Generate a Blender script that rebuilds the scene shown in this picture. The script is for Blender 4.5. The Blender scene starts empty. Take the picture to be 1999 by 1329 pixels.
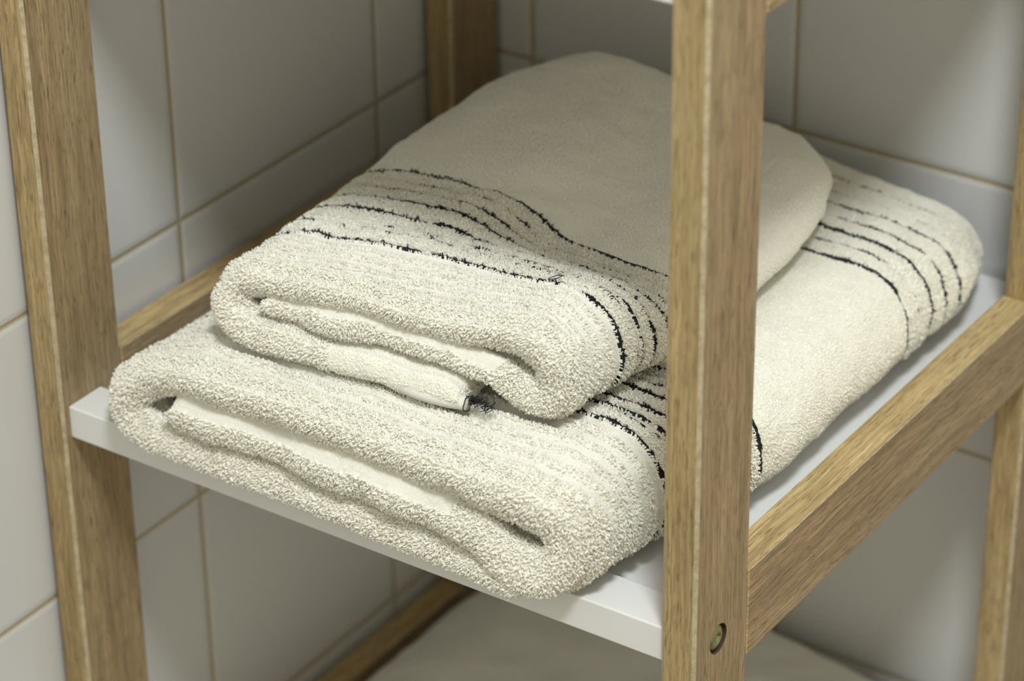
import bpy, bmesh, math
import numpy as np
from mathutils import Vector, Matrix
from mathutils.bvhtree import BVHTree

S = bpy.context.scene
C = S.collection
rng = np.random.default_rng(7)

# ------------------------------------------------------------------ camera, light, exposure
YAW, PITCH, ROLL = 0.6023, -0.51833, -0.01291
CAM = Vector((0.49824, -0.85369, 0.70740))
def cam_axes():
    f = Vector((-math.sin(YAW)*math.cos(PITCH), math.cos(YAW)*math.cos(PITCH), math.sin(PITCH)))
    r = Vector((math.cos(YAW), math.sin(YAW), 0)); u = r.cross(f)
    return (math.cos(ROLL)*r + math.sin(ROLL)*u, -math.sin(ROLL)*r + math.cos(ROLL)*u, f)
R_, U_, F_ = cam_axes()
cd = bpy.data.cameras.new('camera'); co = bpy.data.objects.new('camera', cd); C.objects.link(co)
co.matrix_world = Matrix(((R_.x, U_.x, -F_.x, CAM.x), (R_.y, U_.y, -F_.y, CAM.y), (R_.z, U_.z, -F_.z, CAM.z), (0, 0, 0, 1)))
cd.sensor_width = 36; cd.lens = 5765.4/1999*36; cd.clip_start = .05
cd.dof.use_dof = True
FOCUS = Vector((-0.13, 0.05, 0.09))
cd.dof.focus_distance = (FOCUS-CAM).dot(F_)
cd.dof.aperture_fstop = (cd.lens*.001)/0.013
S.camera = co

w = bpy.data.worlds.new('world'); S.world = w; w.use_nodes = True
w.node_tree.nodes['Background'].inputs[0].default_value = (1.0, .905, .66, 1)
w.node_tree.nodes['Background'].inputs[1].default_value = .74

def area(name, loc, target, size, power, col):
    l = bpy.data.lights.new(name, 'AREA'); l.shape = 'DISK'; l.size = size; l.energy = power; l.color = col
    o = bpy.data.objects.new(name, l); C.objects.link(o); o.location = loc
    o.rotation_euler = (Vector(target)-Vector(loc)).to_track_quat('-Z', 'Y').to_euler()
    return o
area('ceiling_lamp', (.56, -.67, 1.72), (-.18, .1, .05), .31, 27, (.965, 1.0, .985))

S.view_settings.view_transform = 'Standard'; S.view_settings.look = 'None'
S.view_settings.exposure = 0.0; S.view_settings.gamma = 1.0; S.view_settings.use_curve_mapping = False
S.cycles.max_bounces = 14; S.cycles.diffuse_bounces = 8

# ------------------------------------------------------------------ dimensions (metres); z = 0 is the top of the middle shelf's front rail
W, D = .36, .3604
A, B = .0165, .0433          # post section: across, deep
ZR, HR = .0129, .0430        # side rail top above shelf, rail height
YF, BR, HB = .0041, .0227, .0167
H = .2945
XW, YW = -W-.003, D+.005     # wall planes
FLOOR = -.62

# ------------------------------------------------------------------ node helpers
class N:
    def __init__(s, name):
        s.m = bpy.data.materials.new(name); s.m.use_nodes = True; s.t = s.m.node_tree
        s.b = s.t.nodes['Principled BSDF']
    def n(s, typ, **kw):
        x = s.t.nodes.new(typ)
        for k, v in kw.items():
            if k.startswith('i_'):
                key = k[2:]; x.inputs[int(key) if key.isdigit() else key].default_value = v
            else: setattr(x, k, v)
        return x
    def l(s, a, b): s.t.links.new(a, b)
    def math(s, op, a, b=None, c=None, clamp=False):
        x = s.n('ShaderNodeMath', operation=op, use_clamp=clamp)
        for i, v in enumerate((a, b, c)):
            if v is None: continue
            if hasattr(v, 'links'): s.l(v, x.inputs[i])
            else: x.inputs[i].default_value = v
        return x.outputs[0]
    def mix(s, f, a, b):
        x = s.n('ShaderNodeMix', data_type='RGBA')
        for i, v in ((0, f), (6, a), (7, b)):
            if hasattr(v, 'links'): s.l(v, x.inputs[i])
            else: x.inputs[i].default_value = v if i == 0 else (*v, 1)
        return x.outputs[2]
    def noise(s, vec, scale, detail=2, rough=.5):
        x = s.n('ShaderNodeTexNoise'); s.l(vec, x.inputs['Vector'])
        x.inputs['Scale'].default_value = scale; x.inputs['Detail'].default_value = detail; x.inputs['Roughness'].default_value = rough
        return x.outputs[0]
    def mapr(s, v, a, b, c=0., d=1.):
        x = s.n('ShaderNodeMapRange'); s.l(v, x.inputs[0])
        for i, q in enumerate((a, b, c, d)): x.inputs[i+1].default_value = q
        return x.outputs[0]
    def bump(s, h, strength, dist):
        x = s.n('ShaderNodeBump'); s.l(h, x.inputs['Height']); x.inputs['Strength'].default_value = strength; x.inputs['Distance'].default_value = dist
        s.l(x.outputs[0], s.b.inputs['Normal'])

def wood(name, axis, tint=(1, 1, 1)):
    m = N(name); tc = m.n('ShaderNodeTexCoord'); oi = m.n('ShaderNodeObjectInfo')
    off = m.n('ShaderNodeVectorMath', operation='SCALE'); off.inputs[0].default_value = (3.1, 5.3, 2.7); m.l(oi.outputs['Random'], off.inputs['Scale'])
    add = m.n('ShaderNodeVectorMath', operation='ADD'); m.l(tc.outputs['Object'], add.inputs[0]); m.l(off.outputs[0], add.inputs[1])
    wob = m.n('ShaderNodeTexNoise'); m.l(add.outputs[0], wob.inputs['Vector']); wob.inputs['Scale'].default_value = 22
    ws = m.n('ShaderNodeVectorMath', operation='SCALE'); m.l(wob.outputs['Color'], ws.inputs[0]); ws.inputs['Scale'].default_value = .004
    ad2 = m.n('ShaderNodeVectorMath', operation='ADD'); m.l(add.outputs[0], ad2.inputs[0]); m.l(ws.outputs[0], ad2.inputs[1])
    def st(across, along):
        x = m.n('ShaderNodeVectorMath', operation='MULTIPLY'); m.l(ad2.outputs[0], x.inputs[0])
        v = [across]*3; v[axis] = along; x.inputs[1].default_value = v
        return x.outputs[0]
    broad = m.noise(st(170, 6), 1, 4, .65)
    streak = m.noise(st(1050, 20), 1, 3, .6)
    pores = m.noise(st(1750, 85), 1, 2, .6)
    patch = m.noise(st(18, 9), 1, 2, .5)
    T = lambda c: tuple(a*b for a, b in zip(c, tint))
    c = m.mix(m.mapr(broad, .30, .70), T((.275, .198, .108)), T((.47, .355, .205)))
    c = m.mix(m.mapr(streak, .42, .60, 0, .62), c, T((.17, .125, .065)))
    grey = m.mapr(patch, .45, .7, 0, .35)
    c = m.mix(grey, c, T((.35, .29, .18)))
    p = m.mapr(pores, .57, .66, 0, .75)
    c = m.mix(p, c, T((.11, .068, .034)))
    m.l(c, m.b.inputs['Base Color'])
    m.b.inputs['Roughness'].default_value = .55; m.b.inputs['Specular IOR Level'].default_value = .35
    h = m.math('SUBTRACT', streak, m.math('MULTIPLY', p, 1.2)); m.bump(h, .35, .0004)
    return m.m
M_wz_lit = wood('oak_upright_lit', 2, (1.19, 1.19, 1.06)); M_wy_lit = wood('oak_rail_lit', 1, (1.46, 1.46, 1.30))  # tint lifts front and top faces: the light they catch, painted in
M_wz_shade = wood('oak_upright_side_shade', 2, (.99, .97, .95)); M_wy_shade = wood('oak_rail_side_shade', 1, (1.0, .96, .95))  # same oak, duller on the side faces: shade put into the colour
def plain(name, col, rough=.5, metal=0, spec=.5):
    m = N(name); m.b.inputs['Base Color'].default_value = (*col, 1); m.b.inputs['Roughness'].default_value = rough
    m.b.inputs['Metallic'].default_value = metal; m.b.inputs['Specular IOR Level'].default_value = spec
    return m
def edge_mat(name, c0, c1):
    m = N(name); tc = m.n('ShaderNodeTexCoord'); v = m.noise(tc.outputs['Object'], 260, 3, .7)
    m.l(m.mix(m.mapr(v, .35, .6), c0, c1), m.b.inputs['Base Color']); m.b.inputs['Roughness'].default_value = .6
    return m.m
M_edge = edge_mat('worn_edge', (.37, .30, .19), (.50, .43, .30)); M_edge_rail = edge_mat('rail_edge', (.30, .23, .14), (.46, .40, .28))
def white_mat():
    m = N('white_lacquer'); tc = m.n('ShaderNodeTexCoord'); v = m.noise(tc.outputs['Object'], 900, 2, .6)
    m.b.inputs['Base Color'].default_value = (.755, .77, .785, 1); m.b.inputs['Roughness'].default_value = .38
    m.bump(v, .06, .0003); return m.m
M_white = white_mat()
def brass_mat():
    m = N('brass'); tc = m.n('ShaderNodeTexCoord'); v = m.noise(tc.outputs['Object'], 500, 3, .6)
    m.l(m.mix(m.mapr(v, .4, .62), (.36, .30, .10), (.30, .33, .20)), m.b.inputs['Base Color'])
    m.b.inputs['Metallic'].default_value = .9; m.b.inputs['Roughness'].default_value = .32; return m.m
M_brass = brass_mat()
M_dark = plain('dark_recess', (.05, .03, .02), .8).m
M_thread = plain('black_thread', (.012, .012, .016), .9).m

def tile(name, iu, u0, v0, pu=.1625, pv=.1584, glaze=(.64, .648, .665)):
    """glazed ceramic tiles, grout joints at u0 + k*pu, v0 + k*pv (v = z, or y on the floor)"""
    m = N(name); tc = m.n('ShaderNodeTexCoord'); sp = m.n('ShaderNodeSeparateXYZ'); m.l(tc.outputs['Object'], sp.inputs[0])
    iv = 2 if iu < 2 else 1
    iu = iu % 2
    def dist(o, off, p):
        a = m.math('DIVIDE', m.math('SUBTRACT', o, off), p)
        fr = m.math('FRACT', m.math('ADD', a, .5))
        return m.math('MULTIPLY', m.math('ABSOLUTE', m.math('SUBTRACT', fr, .5)), p)
    d = m.math('MINIMUM', dist(sp.outputs[iu], u0, pu), dist(sp.outputs[iv], v0, pv))
    g = m.mapr(d, .0010, .0016, 1, 0)
    n1 = m.noise(tc.outputs['Object'], 700, 2, .6)
    c = m.mix(g, glaze, (.45, .39, .27))
    m.l(c, m.b.inputs['Base Color'])
    m.l(m.mapr(g, 0, 1, .22, .9), m.b.inputs['Roughness'])
    h = m.mapr(d, .0006, .0042, 0, 1)
    hh = m.math('POWER', h, .45)
    wv = m.noise(tc.outputs['Object'], 28, 2, .5)
    m.bump(m.math('ADD', m.math('MULTIPLY', hh, 1.0), m.math('ADD', m.math('MULTIPLY', wv, .25), m.math('MULTIPLY', n1, .01))), .8, .0011)
    return m.m

# ------------------------------------------------------------------ mesh helpers
def link(name, me, mats, parent=None):
    o = bpy.data.objects.new(name, me); C.objects.link(o)
    for q in mats if isinstance(mats, (list, tuple)) else [mats]: me.materials.append(q)
    if parent: o.parent = parent
    return o
def box_mesh(x0, x1, y0, y1, z0, z1, bev=.0008, edge_slot=None, seg=1, ax=2):
    bm = bmesh.new(); bmesh.ops.create_cube(bm, size=1)
    for v in bm.verts:
        v.co = Vector(((x0+x1)/2+v.co.x*(x1-x0), (y0+y1)/2+v.co.y*(y1-y0), (z0+z1)/2+v.co.z*(z1-z0)))
    if bev:
        bm.normal_update()
        r = bmesh.ops.bevel(bm, geom=list(bm.edges), offset=bev, segments=seg, affect='EDGES', profile=.5)
        if edge_slot is not None:
            bm.normal_update()
            for f in r['faces']:
                a = [abs(c) for c in f.normal]
                if min(a[(ax+1) % 3], a[(ax+2) % 3]) > .3 and a[ax] < .1: f.material_index = edge_slot
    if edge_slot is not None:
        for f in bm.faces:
            if f.material_index == 0 and abs(f.normal.x) > .9: f.material_index = 2  # side faces take the oak with shade in its colour
    me = bpy.data.meshes.new('box'); bm.to_mesh(me); bm.free()
    return me
def struct(o): o['kind'] = 'structure'; return o
def tag(o, label, cat, group=None):
    o['label'] = label; o['category'] = cat
    if group: o['group'] = group
    return o

# ------------------------------------------------------------------ room
ML = tile('tile_left', 1, .1130, .0442); MB = tile('tile_back', 0, -.3241, .0442); MF = tile('tile_floor', 2, 0., .05, .30, .30, (.20, .19, .18))
struct(link('wall_left', box_mesh(XW-.08, XW, -1.6, YW+.08, FLOOR, 1.9, 0), ML))
struct(link('wall_back', box_mesh(XW, 1.6, YW, YW+.08, FLOOR, 1.9, 0), MB))
struct(link('floor', box_mesh(XW-.08, 1.6, -1.6, YW+.08, FLOOR-.05, FLOOR, 0), MF))

# ------------------------------------------------------------------ shelving unit
unit = bpy.data.objects.new('shelf_unit', None); C.objects.link(unit); unit.location = (-W/2, D/2, FLOOR)
tag(unit, 'light oak open shelving unit with white shelves standing in the tiled corner', 'shelf')
UO = Vector(unit.location)
def part(name, me, mats):
    me.transform(Matrix.Translation(-UO)); return link(name, me, mats, unit)
ZT = .345
BOLT = (.0190, -.0072, .0069)      # y, z, radius
for (px, py, kind) in ((-W, 0, 0), (-A, 0, 1), (-W, D-B, 0), (-A, D-B, 0)):
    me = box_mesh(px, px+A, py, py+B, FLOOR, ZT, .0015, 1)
    if kind:
        # round counterbore for the bolt, cut into the outer face
        bm = bmesh.new()
        bmesh.ops.create_cone(bm, cap_ends=True, segments=48, radius1=BOLT[2], radius2=BOLT[2], depth=.008)
        bm.transform(Matrix.Translation((.0009, BOLT[0], BOLT[1])) @ Matrix.Rotation(math.pi/2, 4, 'Y'))
        cm = bpy.data.meshes.new('c'); bm.to_mesh(cm); bm.free()
        po = bpy.data.objects.new('tmp', me); cu = bpy.data.objects.new('tmp2', cm); C.objects.link(po); C.objects.link(cu)
        for q in (M_wz_lit, M_edge, M_wz_shade): me.materials.append(q)
        cm.materials.append(M_dark)
        md = po.modifiers.new('b', 'BOOLEAN'); md.object = cu; md.operation = 'DIFFERENCE'; md.solver = 'EXACT'; md.material_mode = 'TRANSFER'
        bpy.context.view_layer.update()
        me2 = bpy.data.meshes.new_from_object(po.evaluated_get(bpy.context.evaluated_depsgraph_get()))
        bpy.data.objects.remove(po); bpy.data.objects.remove(cu)
        me = me2
        p = part('post', me, []); p['label'] = 'upright with a brass bolt in its side'
    else:
        part('post', me, [M_wz_lit, M_edge, M_wz_shade])
for k in (-1, 0, 1):
    z = k*H
    for x in (-W, -A):
        part('side_rail', box_mesh(x, x+A, B+.0002, D-B-.0002, z+ZR-HR, z+ZR, .0004, 1, 1, 1), [M_wy_lit, M_edge_rail, M_wy_shade])
    part('front_rail', box_mesh(-W+A+.0001, -A-.0001, YF, YF+BR, z-HB, z, .0007, None, 2), M_white)
    part('shelf_panel', box_mesh(-W+A+.0001, -A-.0001, YF+BR+.0002, D, z-HB, z-.0045, .0006, None, 2), M_white)
# bolt: domed head with a hexagonal socket
bm = bmesh.new()
prof = [(0.0, .0012), (.0016, .0012), (.0021, .0016), (.0035, .0015), (.0052, .0009), (.0062, .0001), (.0063, -.0014)]
seg = 48; rings = []
for (r, h) in prof:
    ring = []
    for i in range(seg):
        a = 2*math.pi*i/seg; rr = r
        if .001 < r < .002: rr = r*.97/max(abs(math.cos((a % (math.pi/3))-math.pi/6)), .8)
        ring.append(bm.verts.new((h-.0018-(.0022 if r < .002 else 0), BOLT[0]+rr*math.cos(a), BOLT[1]+rr*math.sin(a))))
    rings.append(ring)
for a_, b_ in zip(rings, rings[1:]):
    for i in range(seg):
        j = (i+1) % seg
        try: bm.faces.new((a_[i], a_[j], b_[j], b_[i]))
        except ValueError: pass
bmesh.ops.remove_doubles(bm, verts=list(bm.verts), dist=1e-6)
bmesh.ops.recalc_face_normals(bm, faces=list(bm.faces))
me = bpy.data.meshes.new('bolt'); bm.to_mesh(me); bm.free(); me.shade_smooth()
part('bolt', me, M_brass)['label'] = 'brass bolt head sunk in the upright'

# ------------------------------------------------------------------ towels
def smooth(a, b, x):
    t = np.clip((x-a)/(b-a), 0, 1); return t*t*(3-2*t)
def vnoise(P, scale, seed=0):
    """smooth value noise on an (n,3) array, -1..1"""
    Q = P*scale+seed*17.31; i = np.floor(Q).astype(np.int64); f = Q-i; f = f*f*(3-2*f); out = 0
    for dx in (0, 1):
        for dy in (0, 1):
            for dz in (0, 1):
                h = ((i[:, 0]+dx)*73856093) ^ ((i[:, 1]+dy)*19349663) ^ ((i[:, 2]+dz)*83492791) ^ (seed*2654435)
                h = (h ^ (h >> 13))*1274126177 & 0x7fffffff
                v = (h % 65536)/32768.-1
                wgt = (f[:, 0] if dx else 1-f[:, 0])*(f[:, 1] if dy else 1-f[:, 1])*(f[:, 2] if dz else 1-f[:, 2])
                out = out+v*wgt
    return out
def resample(P, step):
    """Catmull-Rom through control points (x, w, thickness) then equal steps"""
    P = np.array(P, float); E = np.vstack([2*P[0]-P[1], P, 2*P[-1]-P[-2]]); out = []
    for i in range(1, len(E)-2):
        n = max(2, int(np.linalg.norm((E[i+1]-E[i])[:2])/.0004)); t = np.linspace(0, 1, n, endpoint=False)[:, None]
        p0, p1, p2, p3 = E[i-1], E[i], E[i+1], E[i+2]
        # centripetal-ish: scale the tangents by the local chord so that long straights do not overshoot
        c = np.linalg.norm((p2-p1)[:2]); m1 = (p2-p0)/max(np.linalg.norm((p2-p1)[:2])+np.linalg.norm((p1-p0)[:2]), 1e-9)*c
        m2 = (p3-p1)/max(np.linalg.norm((p3-p2)[:2])+np.linalg.norm((p2-p1)[:2]), 1e-9)*c
        out.append((2*t**3-3*t**2+1)*p1+(t**3-2*t**2+t)*m1+(-2*t**3+3*t**2)*p2+(t**3-t**2)*m2)
    out.append(P[-1:]); Q = np.vstack(out)
    L = np.r_[0, np.cumsum(np.linalg.norm(np.diff(Q[:, :2], axis=0), axis=1))]
    n = int(L[-1]/step); s = np.linspace(0, L[-1], n)
    return np.stack([np.interp(s, L, Q[:, k]) for k in range(Q.shape[1])], 1), s

def towel_mat(name, lines, cream, amp=1.0):
    """lines: (v, weight) positions of the black yarn rows along UV v (metres)"""
    m = N(name); uv = m.n('ShaderNodeUVMap'); uv.uv_map = 'UVMap'
    sp = m.n('ShaderNodeSeparateXYZ'); m.l(uv.outputs[0], sp.inputs[0])
    wob = m.noise(uv.outputs[0], 260, 3, .7)
    vv = m.math('ADD', sp.outputs[1], m.math('MULTIPLY', m.math('SUBTRACT', wob, .5), .0022))
    tot = None
    for k, (v, wt) in enumerate(lines):
        d = m.math('ABSOLUTE', m.math('SUBTRACT', vv, v))
        ve = m.n('ShaderNodeCombineXYZ'); m.l(m.math('MULTIPLY', sp.outputs[0], 75.), ve.inputs[0]); ve.inputs[1].default_value = k*7.7
        nn = m.noise(ve.outputs[0], 1, 3, .65)
        on = m.mapr(nn, .57-.22*wt, .65-.22*wt)
        wd = m.math('MULTIPLY', on, .0006+.00095*wt)
        hit = m.math('LESS_THAN', d, wd)
        tot = hit if tot is None else m.math('MAXIMUM', tot, hit)
    tone = m.noise(uv.outputs[0], 45, 3, .6)
    base = m.mix(tone, tuple(c*.96 for c in cream), cream)
    if tot is not None: base = m.mix(tot, base, (.018, .018, .024))
    m.l(base, m.b.inputs['Base Color'])
    m.b.inputs['Roughness'].default_value = .95; m.b.inputs['Specular IOR Level'].default_value = .05
    m.b.subsurface_method = 'BURLEY'; m.b.inputs['Subsurface Weight'].default_value = .42; m.b.inputs['Subsurface Radius'].default_value = (1., .9, .8); m.b.inputs['Subsurface Scale'].default_value = .0016
    m.b.inputs['Sheen Weight'].default_value = .1; m.b.inputs['Sheen Roughness'].default_value = .6
    tc = m.n('ShaderNodeTexCoord'); fz = m.noise(tc.outputs['Object'], 900, 3, .7); m.bump(fz, .5*amp, .0006)
    tr = m.n('ShaderNodeBsdfTranslucent'); m.l(base, tr.inputs[0]); mx = m.n('ShaderNodeMixShader'); mx.inputs[0].default_value = .06
    m.l(m.b.outputs[0], mx.inputs[1]); m.l(tr.outputs[0], mx.inputs[2]); m.l(mx.outputs[0], m.t.nodes['Material Output'].inputs[0])
    return m.m

def make_towel(name, prof, ylen, shape, ribs, mat, origin, density, loop_len, pile, yfront=None, step=.0016, ystep=.0013, seed=1):
    """A cloth of (x, w, thickness) centre-line prof, swept along y from 0 to ylen with rounded edges.
    shape(x, y, w) -> world position; ribs(s, y, top) -> relief along the normal; pile(s, y, ang, n) -> loop length factor"""
    P, s = resample(prof, step); ns = len(P)
    T = np.gradient(P[:, :2], axis=0); T /= np.linalg.norm(T, axis=1)[:, None]; Nn = np.stack([-T[:, 1], T[:, 0]], 1)
    # section loop in (y, n): long rounded rectangle
    na = 15; a = np.linspace(0, np.pi, na)
    yf_ = np.linspace(0, 1, int(ylen/ystep))
    # unit parts: front cap (angle from +n to -n through -y), bottom run, back cap, top run
    loop = [('f', t) for t in a] + [('b', t) for t in yf_[1:-1:2]] + [('k', t) for t in a] + [('t', t) for t in yf_[::-1][1:-1]]
    kd = np.array([{'f': 0, 'b': 1, 'k': 2, 't': 3}[q[0]] for q in loop]); tt = np.array([q[1] for q in loop]); nt = len(loop)
    hT = P[:, 2]/2
    # rounded ends of the cloth
    endr = np.minimum(s, s[-1]-s); e = np.clip(endr/np.maximum(hT, 1e-4), 0, 1); capf = np.sqrt(np.clip(1-(1-e)**2, .0, 1))
    h = np.maximum(hT*capf, .0002)
    r = hT*1.0
    S_, K_ = np.meshgrid(np.arange(ns), np.arange(nt), indexing='ij')
    rr = r[S_]; hh = h[S_]; t_ = tt[K_]; k_ = kd[K_]
    yo = np.zeros(ns) if yfront is None else yfront(P, s); y0 = yo[S_]
    y = np.select([k_ == 0, k_ == 1, k_ == 2, k_ == 3],
                  [y0+rr-rr*np.sin(t_), y0+rr+(ylen-2*rr-y0)*t_, ylen-rr+rr*np.sin(t_), y0+rr+(ylen-2*rr-y0)*t_])
    n = np.select([k_ == 0, k_ == 1, k_ == 2, k_ == 3], [np.cos(t_)*hh, -hh, -np.cos(t_)*hh, hh])
    top = (n > 0)
    n = n+ribs(s[S_], y, n/np.maximum(hh, 1e-5))*capf[S_]
    X = P[S_, 0]+Nn[S_, 0]*n; Wz = P[S_, 1]+Nn[S_, 1]*n
    co3 = shape(X.ravel(), y.ravel(), Wz.ravel())
    # soft irregularity
    co3 = co3 + np.stack([vnoise(co3, 60, seed), vnoise(co3, 60, seed+1), vnoise(co3, 60, seed+2)], 1)*.0011 \
              + np.stack([vnoise(co3, 190, seed+3), vnoise(co3, 190, seed+4), vnoise(co3, 190, seed+5)], 1)*.0005
    idx = np.arange(ns*nt).reshape(ns, nt)
    q = np.stack([idx[:-1], idx[1:], np.roll(idx, -1, 1)[1:], np.roll(idx, -1, 1)[:-1]], -1).reshape(-1, 4)[:, ::-1]
    UV = np.stack([np.repeat(s, nt), y.ravel()], 1)
    capq = []
    for row in (idx[0], idx[-1][::-1]):          # stitch the two thin ends shut, quad by quad
        m_ = nt//2
        for i in range(m_-1): capq.append([row[i], row[i+1], row[nt-2-i], row[nt-1-i]])
    q = np.vstack([q, np.array(capq)[:, ::-1]])
    # face frames
    a0, a1, a2, a3 = (co3[q[:, i]] for i in range(4))
    fn = np.cross(a2-a0, a3-a1); ar = np.linalg.norm(fn, axis=1); fn /= np.maximum(ar, 1e-12)[:, None]; ar = ar*.5
    fS = UV[q[:, 0], 0]; fY = UV[q[:, 0], 1]
    nrel = (n/np.maximum(hh, 1e-5)).ravel()[q[:, 0]]
    fac = pile(fS, fY, nrel, fn, a0)
    # scatter loops
    want = ar*density*(fac > 0.02)
    cnt = np.floor(want+rng.random(len(want))).astype(int)
    fi = np.repeat(np.arange(len(q)), cnt); m = len(fi)
    u, v = rng.random(m)[:, None], rng.random(m)[:, None]
    root = (a0[fi]*(1-u)+a1[fi]*u)*(1-v)+(a3[fi]*(1-u)+a2[fi]*u)*v
    nn = fn[fi]; fc = fac[fi]
    # drop loops that sit buried between the layers
    bvh = BVHTree.FromPolygons(co3.tolist(), q.tolist())
    dirs = [Vector(d).normalized() for d in ((.45, -.7, .5), (.1, -1, .15), (.3, -.35, 1), (1, -.2, .45), (-.5, -.6, .8), (.7, -.8, .1))]
    keep = np.zeros(m, bool)
    for i in range(m):
        o = Vector(root[i]+nn[i]*.0012)
        for d in dirs:
            if root[i][1] < .035 or d.dot(Vector(nn[i])) > -.25 and bvh.ray_cast(o, d, .009)[0] is None:
                keep[i] = True; break
    root, nn, fc, fi = root[keep], nn[keep], fc[keep], fi[keep]; m = len(fi)
    su = UV[q[fi, 0]]*(1-v[keep]) + UV[q[fi, 3]]*v[keep]
    su[:, 0] = (UV[q[fi, 0], 0]*(1-u[keep][:, 0])+UV[q[fi, 1], 0]*u[keep][:, 0])
    ref = np.where(np.abs(nn[:, :1]) > .8, [[0, 1., 0]], [[1., 0, 0]]); t1 = np.cross(nn, ref); t1 /= np.linalg.norm(t1, axis=1)[:, None]; t2 = np.cross(nn, t1)
    coh = vnoise(root, 220, seed+9)*2.2+rng.normal(0, .9, m)          # neighbouring loops lean alike
    lean = (np.cos(coh)[:, None]*t1+np.sin(coh)[:, None]*t2)*(.18+.50*rng.random(m))[:, None]
    lean = lean+np.array([[0, -.12, -.22]])
    Lg = loop_len*(.65+.7*rng.random(m))*fc
    rad = .00033*(.8+.45*rng.random(m))*np.clip(.38+.64*fc, 0, 1.1)
    curl = (t1*rng.normal(0, .35, m)[:, None]+t2*rng.normal(0, .35, m)[:, None])
    tv = []; lev = ((-.25, .9), (.35, 1.05), (.80, 1.05), (1.0, .6))
    for (f, rs) in lev:
        cpt = root+nn*(Lg*f*(1-.25*f*abs(f)))[:, None]+lean*(Lg*f*abs(f)*.75)[:, None]+curl*(Lg*f*f*abs(f)*.45)[:, None]
        for k in range(4):
            an = math.pi*.5*k
            tv.append(cpt+(t1*math.cos(an)+t2*math.sin(an))*(rad*rs)[:, None])
    tv = np.stack(tv, 1)          # m, 16, 3
    nb = len(co3); base = nb+np.arange(m)[:, None]*16
    fq = []
    for L in range(3):
        for k in range(4): fq.append([L*4+k, L*4+(k+1) % 4, (L+1)*4+(k+1) % 4, (L+1)*4+k])
    fq.append([12, 13, 14, 15]); fq = np.array(fq)
    tq = (base[:, :, None]+fq[None]).reshape(-1, 4)
    V = np.vstack([co3, tv.reshape(-1, 3)])-np.array(origin); Qd = np.vstack([q, tq])
    me = bpy.data.meshes.new(name); me.vertices.add(len(V)); me.vertices.foreach_set('co', V.astype(np.float32).ravel())
    me.loops.add(Qd.size); me.loops.foreach_set('vertex_index', Qd.astype(np.int32).ravel())
    me.polygons.add(len(Qd)); me.polygons.foreach_set('loop_start', np.arange(0, Qd.size, 4, dtype=np.int32))
    me.polygons.foreach_set('use_smooth', np.ones(len(Qd), bool))
    uvl = me.uv_layers.new(name='UVMap')
    allu = np.vstack([UV[q.ravel()], np.repeat(su, tq.shape[0]*4//max(m, 1), axis=0)])
    uvl.data.foreach_set('uv', allu.astype(np.float32).ravel())
    me.update(calc_edges=True)
    o = link(name, me, mat); o.location = origin
    return o, (co3.tolist(), q.tolist()), m

CREAM = (.825, .825, .772)
LB = [(0, 1), (.146, .45), (.268, .6), (.42, 1.15), (.62, 1.1), (.77, .65), (.84, .6), (1, .95)]

# ---- lower (large) towel ----
LY0, LYL = -.009, .353
Wl = .276
prof_l = [(.245, .0075, .0125), (.20, .0068, .013), (.10, .0068, .013), (.04, .0072, .014), (.022, .0110, .019), (.0125, .0195, .0235), (.0140, .0300, .0235), (.026, .0388, .0200), (.045, .0432, .0168),
          (.10, .0450, .0165), (.18, .0455, .017), (.235, .0455, .019), (.256, .0420, .022), (.2650, .0320, .0225), (.2645, .0205, .022), (.255, .0130, .0205), (.240, .0145, .018), (.218, .0225, .018),
          (.18, .0250, .018), (.10, .0250, .018), (.043, .0255, .0195)]
def shape_l(X, Y, w):
    y = LY0+Y; t = X/Wl
    xl = -.3125-.006*smooth(.1, .3, y)
    xr = -.0480+.020*smooth(.03, .12, y)+.000*y-.011*smooth(.29, .345, y)
    xr = np.where(True, xr, xr)
    x = xl+(xr-xl)*t
    k = 1-.20*(1-smooth(.0, .22, t))+.06*smooth(.6, .95, t)*(1-smooth(.03, .12, y))-.02*smooth(.6, 1, t)
    k = k-.22*smooth(.26, .345, y)*smooth(.45, .95, t)-.05*smooth(.28, .345, y)
    yy = y+.003*np.sin(x*22)*(1-smooth(.0, .06, Y))+.004*(1-smooth(0, .3, t))*(1-smooth(0, .1, Y))
    yy = yy+.010*smooth(.90, 1.0, t)**2*(1-smooth(0, .05, Y))
    z = .0012+w*k
    # rests in the panel behind the front rail; sags a little over its front
    z = z-.0042*smooth(YF+BR-.004, YF+BR+.012, yy)*(1-smooth(.02, .05, w)) 
    z = z-.0035*(1-smooth(-.009, .004, yy))*(1-smooth(.0, .04, w))
    return np.stack([x, yy, z], 1)
VL0, VL1 = .112, .060
VM0, VM1 = .332, .246
lines_l = [(VL0+(VL1-VL0)*p, q) for p, q in LB]
lines_m = [(VM1+(VM0-VM1)*p, q) for p, q in ((0, .9), (.14, .65), (.27, 1.15), (.42, .8), (.60, 1.15), (.78, .45), (1, .7))]
def ribs_l(s, y, nr):
    up = smooth(.2, .9, np.abs(nr)); r = np.zeros_like(y)
    for (v, q) in lines_l+lines_m: r -= .0009*np.exp(-((y-v)/.0018)**2)
    front = .0013*np.cos(2*np.pi*(y-VL1)/.0100)-.0012
    return np.where(y < VL1-.003, front, r)*up
def yfront_l(P, s):
    return vnoise(np.stack([s*1., s*0, s*0], 1), 30, 5)*.0020 - .001*smooth(s[-1]-.22, s[-1]-.17, s)
LENL = resample(prof_l, .0016)[1][-1]
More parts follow.
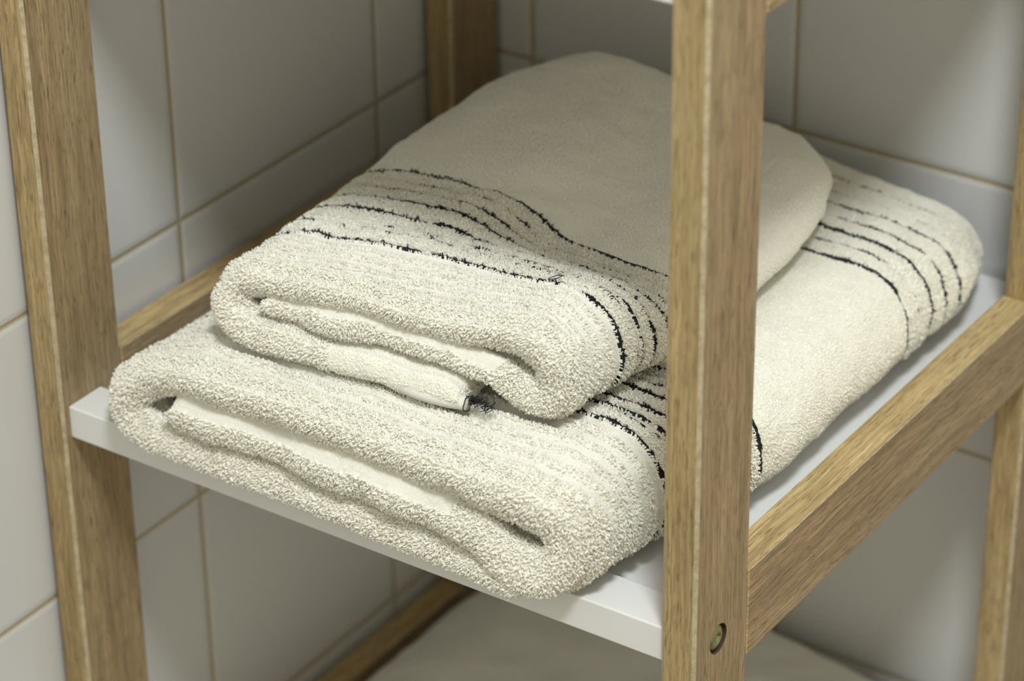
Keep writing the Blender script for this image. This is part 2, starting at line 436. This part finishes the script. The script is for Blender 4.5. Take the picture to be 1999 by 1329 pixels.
def pile_l(s, y, nr, fn, p):
    f = np.where(y < VL1-.003, np.where(y < .014, 1., np.clip(.55+.65*np.cos(2*np.pi*(y-VL1)/.0100), .12, 1.1)), 1)*np.where(y < VL0+.001, 1.0, np.where((y > VM1-.002) & (y < VM0+.002), .7, .42))
    for (v, q) in lines_l+lines_m: f = np.where((y > v-.0015*(.45+.55*q)) & (y < v+.0006), 0, f)
    inner = s > LENL-.215
    f = np.where((s > LENL-.165) & (nr < -.52), f*.12, f)
    f = np.where(inner & (y > .035), 0, f)
    bot = s < .21
    f = np.where(bot & (y > .07), 0, f)
    f = np.where((fn[:, 2] < -.6) & (y > .09), 0, f)
    f = np.where((p[:, 2] > .045) & (p[:, 0] > -.245) & (p[:, 0] < -.10) & (p[:, 1] > .07) & (p[:, 1] < .27), 0, f)   # under the small towel
    return f
towel_l, TOWEL_BASE, nll = make_towel('towel', prof_l, LYL, shape_l, ribs_l, towel_mat('terry_large', lines_l+lines_m, CREAM), (-.18, .16, 0), 15e5, .0020, pile_l, yfront_l, seed=11)
tag(towel_l, 'larger cream terry towel folded flat on the middle white shelf, under the small one', 'towel')

# ---- upper (small) towel ----
UY0, UYL = .027, .270
Wu = .190; Tu = .0135
prof_u = [(.140, .0080, .0145), (.10, .0080, .0155), (.05, .0082, .0155), (.024, .0095, .0165), (.0120, .0145, .0185), (.0093, .0225, .0190), (.0130, .0312, .0170), (.025, .0362, .0138),
          (.05, .0390, .0120), (.10, .0392, .0120), (.150, .0400, .0130), (.170, .0392, .0155), (.1815, .0325, .018), (.1845, .0220, .0185), (.1790, .0130, .0180), (.166, .0120, .0165), (.150, .0195, .0150),
          (.125, .0245, .0145), (.09, .0250, .0140), (.05, .0245, .0135), (.030, .0250, .012)]
# height of the large towel's top, read off its finished mesh
GX, GY = np.linspace(-.33, .0, 56), np.linspace(-.01, .35, 61)
_b = BVHTree.FromPolygons(*TOWEL_BASE)
HG = np.array([[(lambda h: h[0].z if h[0] is not None else .0)(_b.ray_cast(Vector((gx, gy, .3)), Vector((0, 0, -1)))) for gy in GY] for gx in GX])
for _ in range(3):
    Pd = np.pad(HG, 1, mode='edge'); HG = np.maximum(HG, (Pd[:-2, 1:-1]+Pd[2:, 1:-1]+Pd[1:-1, :-2]+Pd[1:-1, 2:])/4)
def lower_top(x, y):
    a = np.clip((x-GX[0])/(GX[1]-GX[0]), 0, len(GX)-1.001); b = np.clip((y-GY[0])/(GY[1]-GY[0]), 0, len(GY)-1.001)
    i, j = a.astype(int), b.astype(int); a, b = a-i, b-j
    return (HG[i, j]*(1-a)+HG[i+1, j]*a)*(1-b)+(HG[i, j+1]*(1-a)+HG[i+1, j+1]*a)*b
def shape_u(X, Y, w):
    y = UY0+Y
    xl = -.2655+.000*y - .012*smooth(.06, .2, y) + .010*smooth(.24, .30, y)
    xr = -.0835+.009*smooth(.035, .13, y) - .018*smooth(.20, .30, y)
    t = X/Wu
    x = xl+(xr-xl)*t
    # the back of the top face bulges, its right side sinks
    k = 1+.10*np.exp(-((x+.225)/.05)**2)*smooth(.12, .25, y)-.30*smooth(-.20, -.14, x)*smooth(.08, .13, y)-.09*smooth(.22, .30, y)*smooth(-.17, -.10, x)
    k = k-.15*np.exp(-((x+.183)/.038)**2)*smooth(.17, .27, y)
    k = k+.08*np.exp(-((x+.10)/.03)**2-((y-.05)/.04)**2)
    yy = y + .004*np.sin((x+.2)*30)*smooth(.0, .02, Y) - .004*smooth(-.15, -.26, x)*(1-smooth(0, .1, Y))
    yy = yy-.010*smooth(-.20, -.13, x)*smooth(.04, .09, Y)*(1-smooth(.15, .24, Y))+.004*smooth(-.15, -.09, x)*(1-smooth(0, .04, Y))
    # pull in the rear corners
    c = smooth(.205, .27, Y)
    yy = yy-.012*c*smooth(.72, 1.0, t)**2-.012*c*(1-smooth(0, .2, t))
    x = x-.004*c**2*smooth(.7, 1, t)+.008*c**2*(1-smooth(0, .3, t))
    z = lower_top(x, yy)+.0006+w*k*.95
    return np.stack([x, yy, z], 1)
VB0, VB1 = .110, .042    # v of the rearmost and foremost black rows
lines_u = [(VB0+(VB1-VB0)*p, q) for p, q in LB]
def ribs_u(s, y, nr):
    up = smooth(.2, .9, np.abs(nr))
    in_band = (y > VB1-.003) & (y < VB0+.003)
    r = np.zeros_like(y)
    for (v, q) in lines_u: r -= .0009*np.exp(-((y-v)/.0018)**2)
    front = .0011*np.cos(2*np.pi*(y-VB1)/.0086)-.0010
    return np.where(in_band, r, np.where(y < VB1, front, 0))*up
def yfront_u(P, s):
    o = vnoise(np.stack([s*1., s*0, s*0], 1), 38, 3)*.0016
    return o-.0075*(1-smooth(.125, .155, s))-.001*smooth(s[-1]-.15, s[-1]-.10, s)
LENU = resample(prof_u, .0016)[1][-1]
def pile_u(s, y, nr, fn, p):
    f = np.where(y < VB0+.001, 1.0, .28)*np.where(y < VB1-.003, np.where(y < .013, 1., np.clip(.55+.60*np.cos(2*np.pi*(y-VB1)/.0086), .12, 1.05)), 1)
    for (v, q) in lines_u: f = np.where((y > v-.0015*(.45+.55*q)) & (y < v+.0006), 0, f)
    inner = s > LENU-.150
    f = np.where((s > LENU-.125) & (nr < -.72), f*.12, f)
    f = np.where(inner & (y > .03), 0, f)
    bot = s < .135
    f = np.where(bot & (y > .06), 0, f)
    f = np.where((s < .07) & (y < .03), f*.35, f)
    f = np.where((fn[:, 2] < -.6) & (y > .09), 0, f)
    return f
towel_u, UBASE, nlu = make_towel('towel', prof_u, UYL, shape_u, ribs_u, towel_mat('terry_small', lines_u, CREAM), (-.17, .16, .055), 17e5, .0019, pile_u, yfront_u, seed=3)
tag(towel_u, 'smaller cream terry towel with thin black stripes, folded on top of the larger one', 'towel')

# ---- towel on the lowest visible shelf ----
def shape_b(X, Y, w):
    y = .012+Y; t = X/Wl; x = -.325+(.288)*t
    k = 1-.15*(1-smooth(0, .2, t))-.30*smooth(.25, .345, y)*smooth(.5, 1, t)-.12*smooth(.28, .34, y)
    yy = y-.02*smooth(.25, .33, Y)*(1-smooth(0, .2, t))
    return np.stack([x, yy, -H+.0006+w*k-.0042*smooth(.04, .06, yy)*(1-smooth(.02, .05, w))], 1)
towel_b, _, nlb = make_towel('towel', prof_l, .330, shape_b, lambda s, y, n: y*0, towel_mat('terry_plain', [], tuple(c*.97 for c in CREAM), 1.), (-.18, .17, -H), 1e5, .0015,
                     lambda s, y, nr, fn, p: np.where(y < .03, .8, 0.), None, step=.003, ystep=.004, seed=23)
tag(towel_b, 'plain pale folded towel lying on the shelf below the two striped ones, out of focus', 'towel')

# ---- hem of the small towel and loose threads ----
def tube(pts, rads, seg=12, flat=1.0, mat=None, name='hem', parent=None, slots=None):
    bm = bmesh.new(); pts = [Vector(p) for p in pts]; rings = []
    for i, p in enumerate(pts):
        d = (pts[min(i+1, len(pts)-1)]-pts[max(i-1, 0)]).normalized()
        up = Vector((0, 0, 1)); sx = d.cross(up)
        if sx.length < 1e-3: sx = Vector((1, 0, 0))
        sx.normalize(); uu = sx.cross(d)
        rings.append([bm.verts.new(p+sx*math.cos(2*math.pi*k/seg)*rads[i]+uu*math.sin(2*math.pi*k/seg)*rads[i]*flat) for k in range(seg)])
    for a_, b_ in zip(rings, rings[1:]):
        for k in range(seg): bm.faces.new((a_[k], a_[(k+1) % seg], b_[(k+1) % seg], b_[k]))
    bm.faces.new(rings[0][::-1]); bm.faces.new(rings[-1])
    bmesh.ops.recalc_face_normals(bm, faces=list(bm.faces))
    me = bpy.data.meshes.new(name); bm.to_mesh(me); bm.free(); me.shade_smooth()
    if parent: me.transform(Matrix.Translation(-Vector(parent.location)))
    return link(name, me, mat, parent)
bu = BVHTree.FromPolygons(*UBASE)
def front_y(x, z):
    h = bu.ray_cast(Vector((x, -.3, z)), Vector((0, 1, 0)))
    return h[0].y if h[0] is not None else .03
M_hem = towel_mat('hem_cloth', [], tuple(c*.98 for c in CREAM), .8)
hz = float(lower_top(np.array([-.14]), np.array([.03]))[0])+.0062
pts = []
for i in range(22):
    x = -.172+i*(.0435/21)
    zz = float(lower_top(np.array([x]), np.array([.03]))[0])+.0066
    fy = front_y(x, zz); yp = fy if i == 0 else (yp+min(max(fy-yp, -.0006), .0006) if abs(fy-yp) < .004 else yp)
    pts.append((x, yp+.0026-.0014*float(smooth(0, 1, i/21.)), zz))
rad_ = [.0018+.0014*float(smooth(0, 8, i)) for i in range(22)]
hem = tube(pts, rad_, 20, 1.0, M_hem, 'hem', towel_u); hem['label'] = 'smooth rolled hem end'
def thread(pts, r=.00022, name='loose_thread', parent=None):
    Q = []
    P = [Vector(p) for p in pts]; E = [2*P[0]-P[1]]+P+[2*P[-1]-P[-2]]
    for i in range(1, len(E)-2):
        for k in range(6):
            t = k/6.; a, b, c, d = E[i-1:i+3]
            Q.append(.5*((2*b)+(c-a)*t+(2*a-5*b+4*c-d)*t*t+(3*b-3*c+d-a)*t**3))
    Q.append(P[-1]); return tube(Q, [r]*len(Q), 6, 1, M_thread, name, parent)
# black overlock thread round the open end of the hem, and the stray ends beside it
e = Vector(pts[-1]); R0 = rad_[-1]
ring = [e+Vector((.0004+.0003*math.sin(3*a), math.cos(a)*R0*1.03, math.sin(a)*R0*1.03)) for a in [2*math.pi*k/14 for k in range(15)]]
t0 = thread(ring, .00024, 'hem_stitching', towel_u); t0['label'] = 'black overlock stitches round the hem end'
bm = bmesh.new()
r2 = np.random.default_rng(5)
for k in range(110):
    p = e+Vector((.0005+.012*r2.random()**1.8, .0008+.003*r2.random(), .0006+.0036*(r2.random()-.45)))
    d1 = Vector(r2.normal(0, 1, 3)).normalized()*.0016; d2 = Vector(r2.normal(0, 1, 3)).normalized()*.0010
    q = [p, p+d1*.5+d2*.4, p+d1+d2]
    last = None
    for c in q:
        ringv = [bm.verts.new(c+Vector((math.cos(a), 0, math.sin(a)))*.00024) for a in (0, 2.1, 4.2)]
        if last:
            for i in range(3): bm.faces.new((last[i], last[(i+1) % 3], ringv[(i+1) % 3], ringv[i]))
        last = ringv
me = bpy.data.meshes.new('fray'); bm.to_mesh(me); bm.free(); me.transform(Matrix.Translation(-Vector(towel_u.location)))
fr = link('frayed_threads', me, M_thread, towel_u); fr['kind'] = 'stuff'; fr['label'] = 'tangle of short black thread ends'
def on_top(x, y):
    h = bu.ray_cast(Vector((x, y, .3)), Vector((0, 0, -1))); return h[0].z if h[0] is not None else .1
lp = [(-.112, .076, .0012), (-.1155, .0745, .0022), (-.1180, .0715, .0026), (-.1165, .0690, .0024), (-.1135, .0700, .0030), (-.1125, .0730, .0026)]
thread([(x, y, on_top(x, y)+dz) for x, y, dz in lp], .00020, 'loose_thread', towel_u)['label'] = 'small stray loop of black thread'
